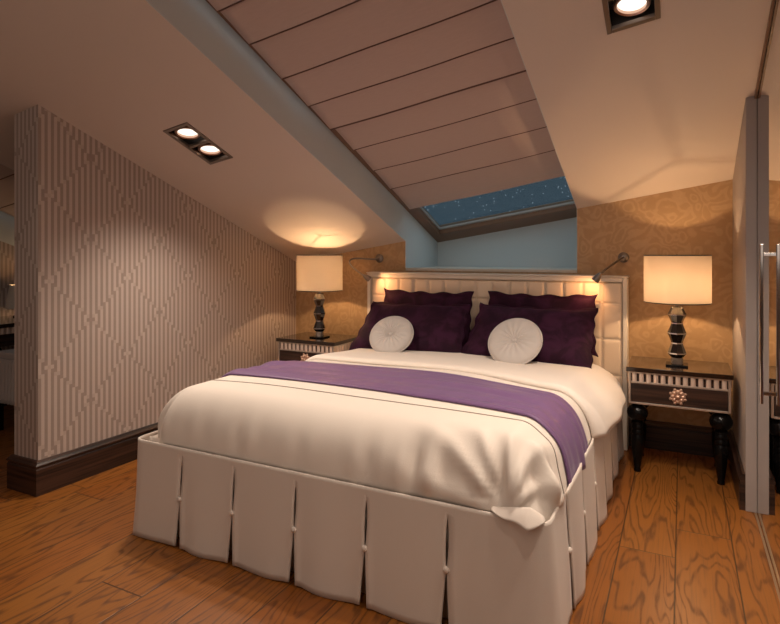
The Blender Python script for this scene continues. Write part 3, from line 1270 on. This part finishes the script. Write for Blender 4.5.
round_cushion('round dove-grey pleated cushion leaning steeply on the left velvet pillow', (-1.842, 3.650, 0.727), 0.158, 0.075, R(40), R(8), 20)
round_cushion('round dove-grey pleated cushion set upright against the right velvet pillow', (-0.955, 3.648, 0.742), 0.172, 0.075, R(38), R(-2), 16)


# ------------------------------------------------------------------ bedside tables
def bedside(label, cx):
    T0, T1 = cx - 0.277, cx + 0.277
    Y0, Y1 = 3.695, 4.115
    root = thing('bedside_table', (cx, (Y0 + Y1) / 2, 0), label, 'bedside table', 'matching bedside tables')
    b0, b1, yb0, yb1 = cx - 0.265, cx + 0.265, 3.707, 4.11
    obj('top', MB().box(T0, T1, Y0, Y1, 0.604, 0.631), M['topgloss'], root, bevel=0.003)
    m_ = MB()
    m_.box(T0 + .0, T1, Y0 - .001, Y0 + .03, 0.6035, 0.628)
    # silver carcass: side cheeks, rails
    c = MB()
    c.box(b0, b0 + 0.013, yb0, yb1, 0.415, 0.604)
    c.box(b1 - 0.013, b1, yb0, yb1, 0.415, 0.604)
    c.box(b0 + .013, b1 - .013, yb0, yb1, 0.594, 0.604)
    c.box(b0 + .013, b1 - .013, yb0, yb0 + .02, 0.536, 0.546)
    c.box(b0 + .013, b1 - .013, yb0 - .003, yb1, 0.413, 0.424)
    c.box(b0 + .013, b1 - .013, yb1 - .015, yb1, 0.424, 0.594)
    carcass = obj('carcass', c, M['silver'], root, bevel=0.0015)
    # fluted band
    n = 13
    bw = (b1 - b0 - 0.026) / n
    band = MB()
    band.box(b0 + .013, b1 - .013, yb0 + .012, yb0 + .03, 0.546, 0.594)
    bo = obj('fluted_band', band, M['ebony'], root)
    for i in range(n):
        x = b0 + .013 + bw * (i + .5)
        f_ = MB()
        rr = bw * 0.34
        poly = [(x + rr * math.cos(PI + PI * k / 10), yb0 + .012 + 1.0 * rr * math.sin(PI + PI * k / 10)) for k in range(11)]
        f_.prism(poly, 'z', 0.546, 0.594)
        obj('flute', f_, M['flute'], bo, smooth=True)
    # side band
    for xs_, sg in ((b0, -1), (b1, 1)):
        f_ = MB()
        for i in range(9):
            y = yb0 + 0.03 + 0.36 * (i + .5) / 9
            rr = 0.013
            poly = [(xs_ + sg * rr * .5 * math.sin(PI * k / 8), y + rr * math.cos(PI * k / 8)) for k in range(9)]
            f_.prism(poly if sg < 0 else poly, 'z', 0.548, 0.592)
        obj('side_fluting', f_, M['flute'], root, smooth=True)
    dr = obj('drawer', MB().box(b0 + .015, b1 - .015, yb0 + .002, yb1 - .02, 0.4255, 0.535), M['ebony'], root, bevel=0.002)
    # flower rosette knob
    ro = MB()
    rc = Vector((cx, yb0 - 0.004, 0.480))
    for k in range(8):
        a = 2 * PI * k / 8
        p = rc + Vector((0.027 * math.cos(a), 0.004, 0.027 * math.sin(a)))
        vs = []
        ring = MB().lathe([(0.0, 0.010), (0.006, 0.009), (0.011, 0.005), (0.0135, 0.0), (0.0135, -0.004)], p, 12, Matrix.Rotation(PI / 2, 3, 'X'))
        ro.add(ring.v, ring.f)
        p2 = rc + Vector((0.041 * math.cos(a + PI / 8), 0.005, 0.041 * math.sin(a + PI / 8)))
        ring = MB().lathe([(0.0, 0.006), (0.005, 0.005), (0.009, 0.0), (0.009, -0.003)], p2, 10, Matrix.Rotation(PI / 2, 3, 'X'))
        ro.add(ring.v, ring.f)
    ring = MB().lathe([(0.0, 0.020), (0.008, 0.018), (0.013, 0.011), (0.015, 0.0)], rc, 14, Matrix.Rotation(PI / 2, 3, 'X'))
    ro.add(ring.v, ring.f)
    obj('rosette_knob', ro, M['rosette'], dr, smooth=True, angle=60)
    prof = [(0.032, 0.413), (0.032, 0.405), (0.028, 0.400), (0.046, 0.388), (0.057, 0.371), (0.060, 0.352), (0.054, 0.330), (0.038, 0.312), (0.028, 0.306),
            (0.036, 0.300), (0.036, 0.290), (0.029, 0.285), (0.034, 0.268), (0.034, 0.260), (0.029, 0.254), (0.034, 0.238), (0.034, 0.230), (0.028, 0.224),
            (0.035, 0.205), (0.034, 0.160), (0.030, 0.110), (0.023, 0.060), (0.017, 0.020), (0.020, 0.012), (0.020, 0.0)]
    for lx in (cx - 0.218, cx + 0.218):
        for ly in (3.755, 4.055):
            obj('leg', MB().lathe(prof, (lx, ly, 0), 28), M['black'], root, smooth=True, angle=50)
    return root


bedside('dark ebony bedside table with rosette drawer between the bed and the mirror door', -0.021)
bedside('dark ebony bedside table mostly hidden behind the bed beside the striped partition', -2.625)

# ------------------------------------------------------------------ bedside lamps
LY = 3.88


def table_lamp(label, x, watts):
    z0 = 0.6312
    root = thing('table_lamp', (x, LY, z0), label, 'lamp', 'table lamps on the bedside tables')
    obj('base_plate', MB().box(x - .060, x + .060, LY - .060, LY + .060, z0, z0 + .010), M['black'], root, bevel=0.002)
    obj('crystal_foot', MB().lathe([(0.034, z0 + .0105), (0.034, z0 + .040), (0.030, z0 + .048)], (x, LY, 0), 8), M['crystal'], root)
    wide = [0.706, 0.826, 0.938]
    nar = [0.681, 0.766, 0.886, 0.985]
    body = MB()
    prof = [(0.034, nar[0])]
    for i in range(3):
        prof += [(0.050, wide[i] - .004), (0.050, wide[i] + .004), (0.031, nar[i + 1] - .003), (0.031, nar[i + 1] + .003)]
    body.lathe(prof, (x, LY, 0), 8)
    bo = obj('faceted_stem', body, M['blackglass'], root)
    for z, r in [(w_, .0505) for w_ in wide] + [(q, .0316) for q in nar[1:3]]:
        obj('silver_ring', MB().lathe([(r - .006, z - .0035), (r + .0012, z - .0035), (r + .0012, z + .0035), (r - .006, z + .0035)], (x, LY, 0), 8, closed=True), M['chrome'], bo)
    obj('neck', MB().lathe([(0.012, 0.988), (0.012, 1.010), (0.017, 1.012), (0.017, 1.045), (0.010, 1.048)], (x, LY, 0), 16), M['nickel'], root, smooth=True)
    obj('bulb', MB().lathe([(0.010, 1.049), (0.014, 1.054), (0.020, 1.066), (0.022, 1.076), (0.018, 1.090), (0.010, 1.098), (0.0, 1.100)], (x, LY, 0), 20), M['bulb'], root, smooth=True)
    rs, zb, zt = 0.184, 1.012, 1.295
    sh = obj('lamp_shade', MB().lathe([(rs, zb), (rs, zt), (rs - .003, zt), (rs - .003, zb)], (x, LY, 0), 64, closed=True), M['shade'], root, smooth=True)
    sp = MB()
    for k in range(3):
        a = 2 * PI * k / 3 + .4
        sp.tube([(x, LY, zt - .012), (x + (rs - .002) * math.cos(a), LY + (rs - .002) * math.sin(a), zt - .006)], 0.0022, 6)
    sp.lathe([(0.004, zt - .018), (0.005, zt - .012), (0.003, zt + .004), (0.0, zt + .006)], (x, LY, 0), 12)
    obj('shade_spider', sp, M['black'], sh)
    for z in (zb, zt):
        obj('shade_rim', MB().lathe([(rs - .0045, z - .003), (rs + .001, z - .003), (rs + .001, z + .003), (rs - .0045, z + .003)], (x, LY, 0), 64, closed=True), M['housing'], sh)
    point('lamp_glow', (x, LY, 1.125), watts, AMBER, 0.012, root)
    return root


table_lamp('lit drum-shade lamp on black faceted stem, on the bedside table by the mirror door', -0.027, 10)
table_lamp('lit drum-shade lamp on black faceted stem, on the bedside table beside the striped partition', -2.607, 7.5)


# ------------------------------------------------------------------ gooseneck reading lights on the wall
def bez(pts, n=28):
    P = [Vector(p) for p in pts]
    out = []
    for i in range(n + 1):
        t = i / n
        Q = P[:]
        while len(Q) > 1:
            Q = [Q[k] * (1 - t) + Q[k + 1] * t for k in range(len(Q) - 1)]
        out.append(Q[0])
    return out


def reading_light(label, base, neck, head_dir, target, watts):
    bx_, bz_ = base
    root = thing('reading_light', (bx_, YW, bz_), label, 'wall light', 'gooseneck reading lights over the headboard')
    rot = Matrix.Rotation(PI / 2, 3, 'X')
    obj('wall_plate', MB().lathe([(0.036, 0.0), (0.036, 0.010), (0.030, 0.017), (0.012, 0.022), (0.012, 0.030), (0.0, 0.031)], (bx_, YW - .0005, bz_), 32, rot), M['nickel'], root, smooth=True, angle=40)
    pts = bez(neck)
    obj('gooseneck', MB().tube(pts, 0.0075, 10), M['nickel'], root, smooth=True, angle=60)
    e = pts[-1]
    hd = Vector(head_dir).normalized()
    hr = hd.to_track_quat('Z', 'Y').to_matrix()
    h = obj('lamp_head', MB().lathe([(0.0085, -0.010), (0.013, 0.0), (0.021, 0.022), (0.025, 0.052), (0.023, 0.052), (0.018, 0.041), (0.0, 0.040)], e, 24, hr), M['nickel'], root, smooth=True, angle=40)
    obj('lens', MB().lathe([(0.0, 0.0395), (0.0155, 0.0405), (0.0155, 0.043), (0.0, 0.044)], e, 18, hr), M['spotbulb'], h)
    p = e + hd * 0.060
    spot('reading_beam', p, watts, (1.0, 0.47, 0.19), 130, 0.9, target, 0.012, root)
    return root


reading_light('gooseneck reading light curled over the headboard corner nearest the striped partition', (-2.255, 1.268),
              [(-2.255, YW - .03, 1.268), (-2.29, YW - .08, 1.230), (-2.56, YW - .13, 1.335), (-2.53, 4.06, 1.24), (-2.29, 3.99, 1.15), (-2.248, 3.975, 1.132)],
              (0.80, 0.22, -0.55), (-2.02, 4.12, 1.00), 3.0)
reading_light('straight-necked reading light over the headboard corner nearest the mirror door', (-0.358, 1.280),
              [(-0.358, YW - .03, 1.280), (-0.385, YW - .10, 1.258), (-0.43, YW - .19, 1.225), (-0.480, 3.975, 1.170)],
              (-0.50, 0.05, -0.72), (-0.62, 4.12, 0.98), 3.0)

# ------------------------------------------------------------------ the next bay, seen past the partition's end
desk = thing('writing_desk', (-4.86, 2.95, 0), 'dark desk with a pale fluted edge standing past the partition end', 'desk')
obj('desk_top', MB().box(-5.15, -4.56, 2.45, 3.55, 0.745, 0.775), M['topgloss'], desk, bevel=0.003)
m_ = MB()
m_.box(-5.14, -4.575, 2.47, 3.53, 0.695, 0.744)
obj('apron', m_, M['flute'], desk)
m_ = MB()
for i in range(26):
    y = 2.49 + 1.02 * (i + .5) / 26
    m_.prism([(-4.575 + .012 * math.sin(PI * k / 6), y + .014 * math.cos(PI * k / 6)) for k in range(7)], 'z', 0.697, 0.742)
obj('fluting', m_, M['flute'], desk, smooth=True)
obj('drawer', MB().box(-5.13, -4.60, 2.50, 3.50, 0.60, 0.694), M['ebony'], desk, bevel=0.002)
for lx, ly in ((-5.09, 2.53), (-5.09, 3.47), (-4.64, 2.53), (-4.64, 3.47)):
    obj('leg', MB().lathe([(0.03, 0.60), (0.045, 0.57), (0.045, 0.53), (0.028, 0.50), (0.024, 0.30), (0.016, 0.02), (0.018, 0.0)], (lx, ly, 0), 20), M['black'], desk, smooth=True, angle=50)
lampx, lampy = -4.99, 2.93
dl = thing('desk_lamp', (lampx, lampy, 0.7755), 'small white-shaded lamp standing on the desk past the partition', 'lamp')
obj('lamp_foot', MB().lathe([(0.06, 0.7755), (0.06, 0.785), (0.015, 0.795), (0.012, 0.91), (0.012, 1.02)], (lampx, lampy, 0), 24), M['black'], dl, smooth=True, angle=50)
obj('lamp_shade', MB().lathe([(0.115, 0.85), (0.085, 1.045), (0.082, 1.045), (0.112, 0.85)], (lampx, lampy, 0), 40, closed=True), mat('desk_shade_fabric', (0.72, 0.66, 0.58), 0.8), dl, smooth=True)
point('desk_glow', (lampx, lampy, 0.94), 3, AMBER, 0.03, dl)
stool = thing('skirted_stool', (-4.36, 2.63, 0), 'pale stool with a pleated skirt tucked at the desk', 'stool')
obj('seat', MB().box(-4.53, -4.19, 2.46, 2.80, 0.535, 0.585), M['round'], stool, bevel=0.015, seg=3)
m_ = MB()


def stool_skirt(u, v):
    p = (u * 4) % 4
    k, f_ = int(p), p - int(p)
    cs = [(-4.53, 2.46), (-4.19, 2.46), (-4.19, 2.80), (-4.53, 2.80), (-4.53, 2.46)]
    a, b = cs[k % 4], cs[k % 4 + 1]
    x, y = a[0] + (b[0] - a[0]) * f_, a[1] + (b[1] - a[1]) * f_
    w = 1 + (0.03 + 0.03 * v) * math.sin(u * 2 * PI * 36) * .5 + 0.05 * v
    return (-4.36 + (x + 4.36) * w, 2.63 + (y - 2.63) * w, 0.54 - 0.32 * v)


m_.grid(stool_skirt, 288, 8)
obj('pleated_skirt', m_, M['round'], stool, smooth=True, angle=180, solid=0.004)
for lx, ly in ((-4.50, 2.49), (-4.22, 2.49), (-4.22, 2.77), (-4.50, 2.77)):
    obj('leg', MB().box(lx - .015, lx + .015, ly - .015, ly + .015, 0.0, 0.535), M['black'], stool)
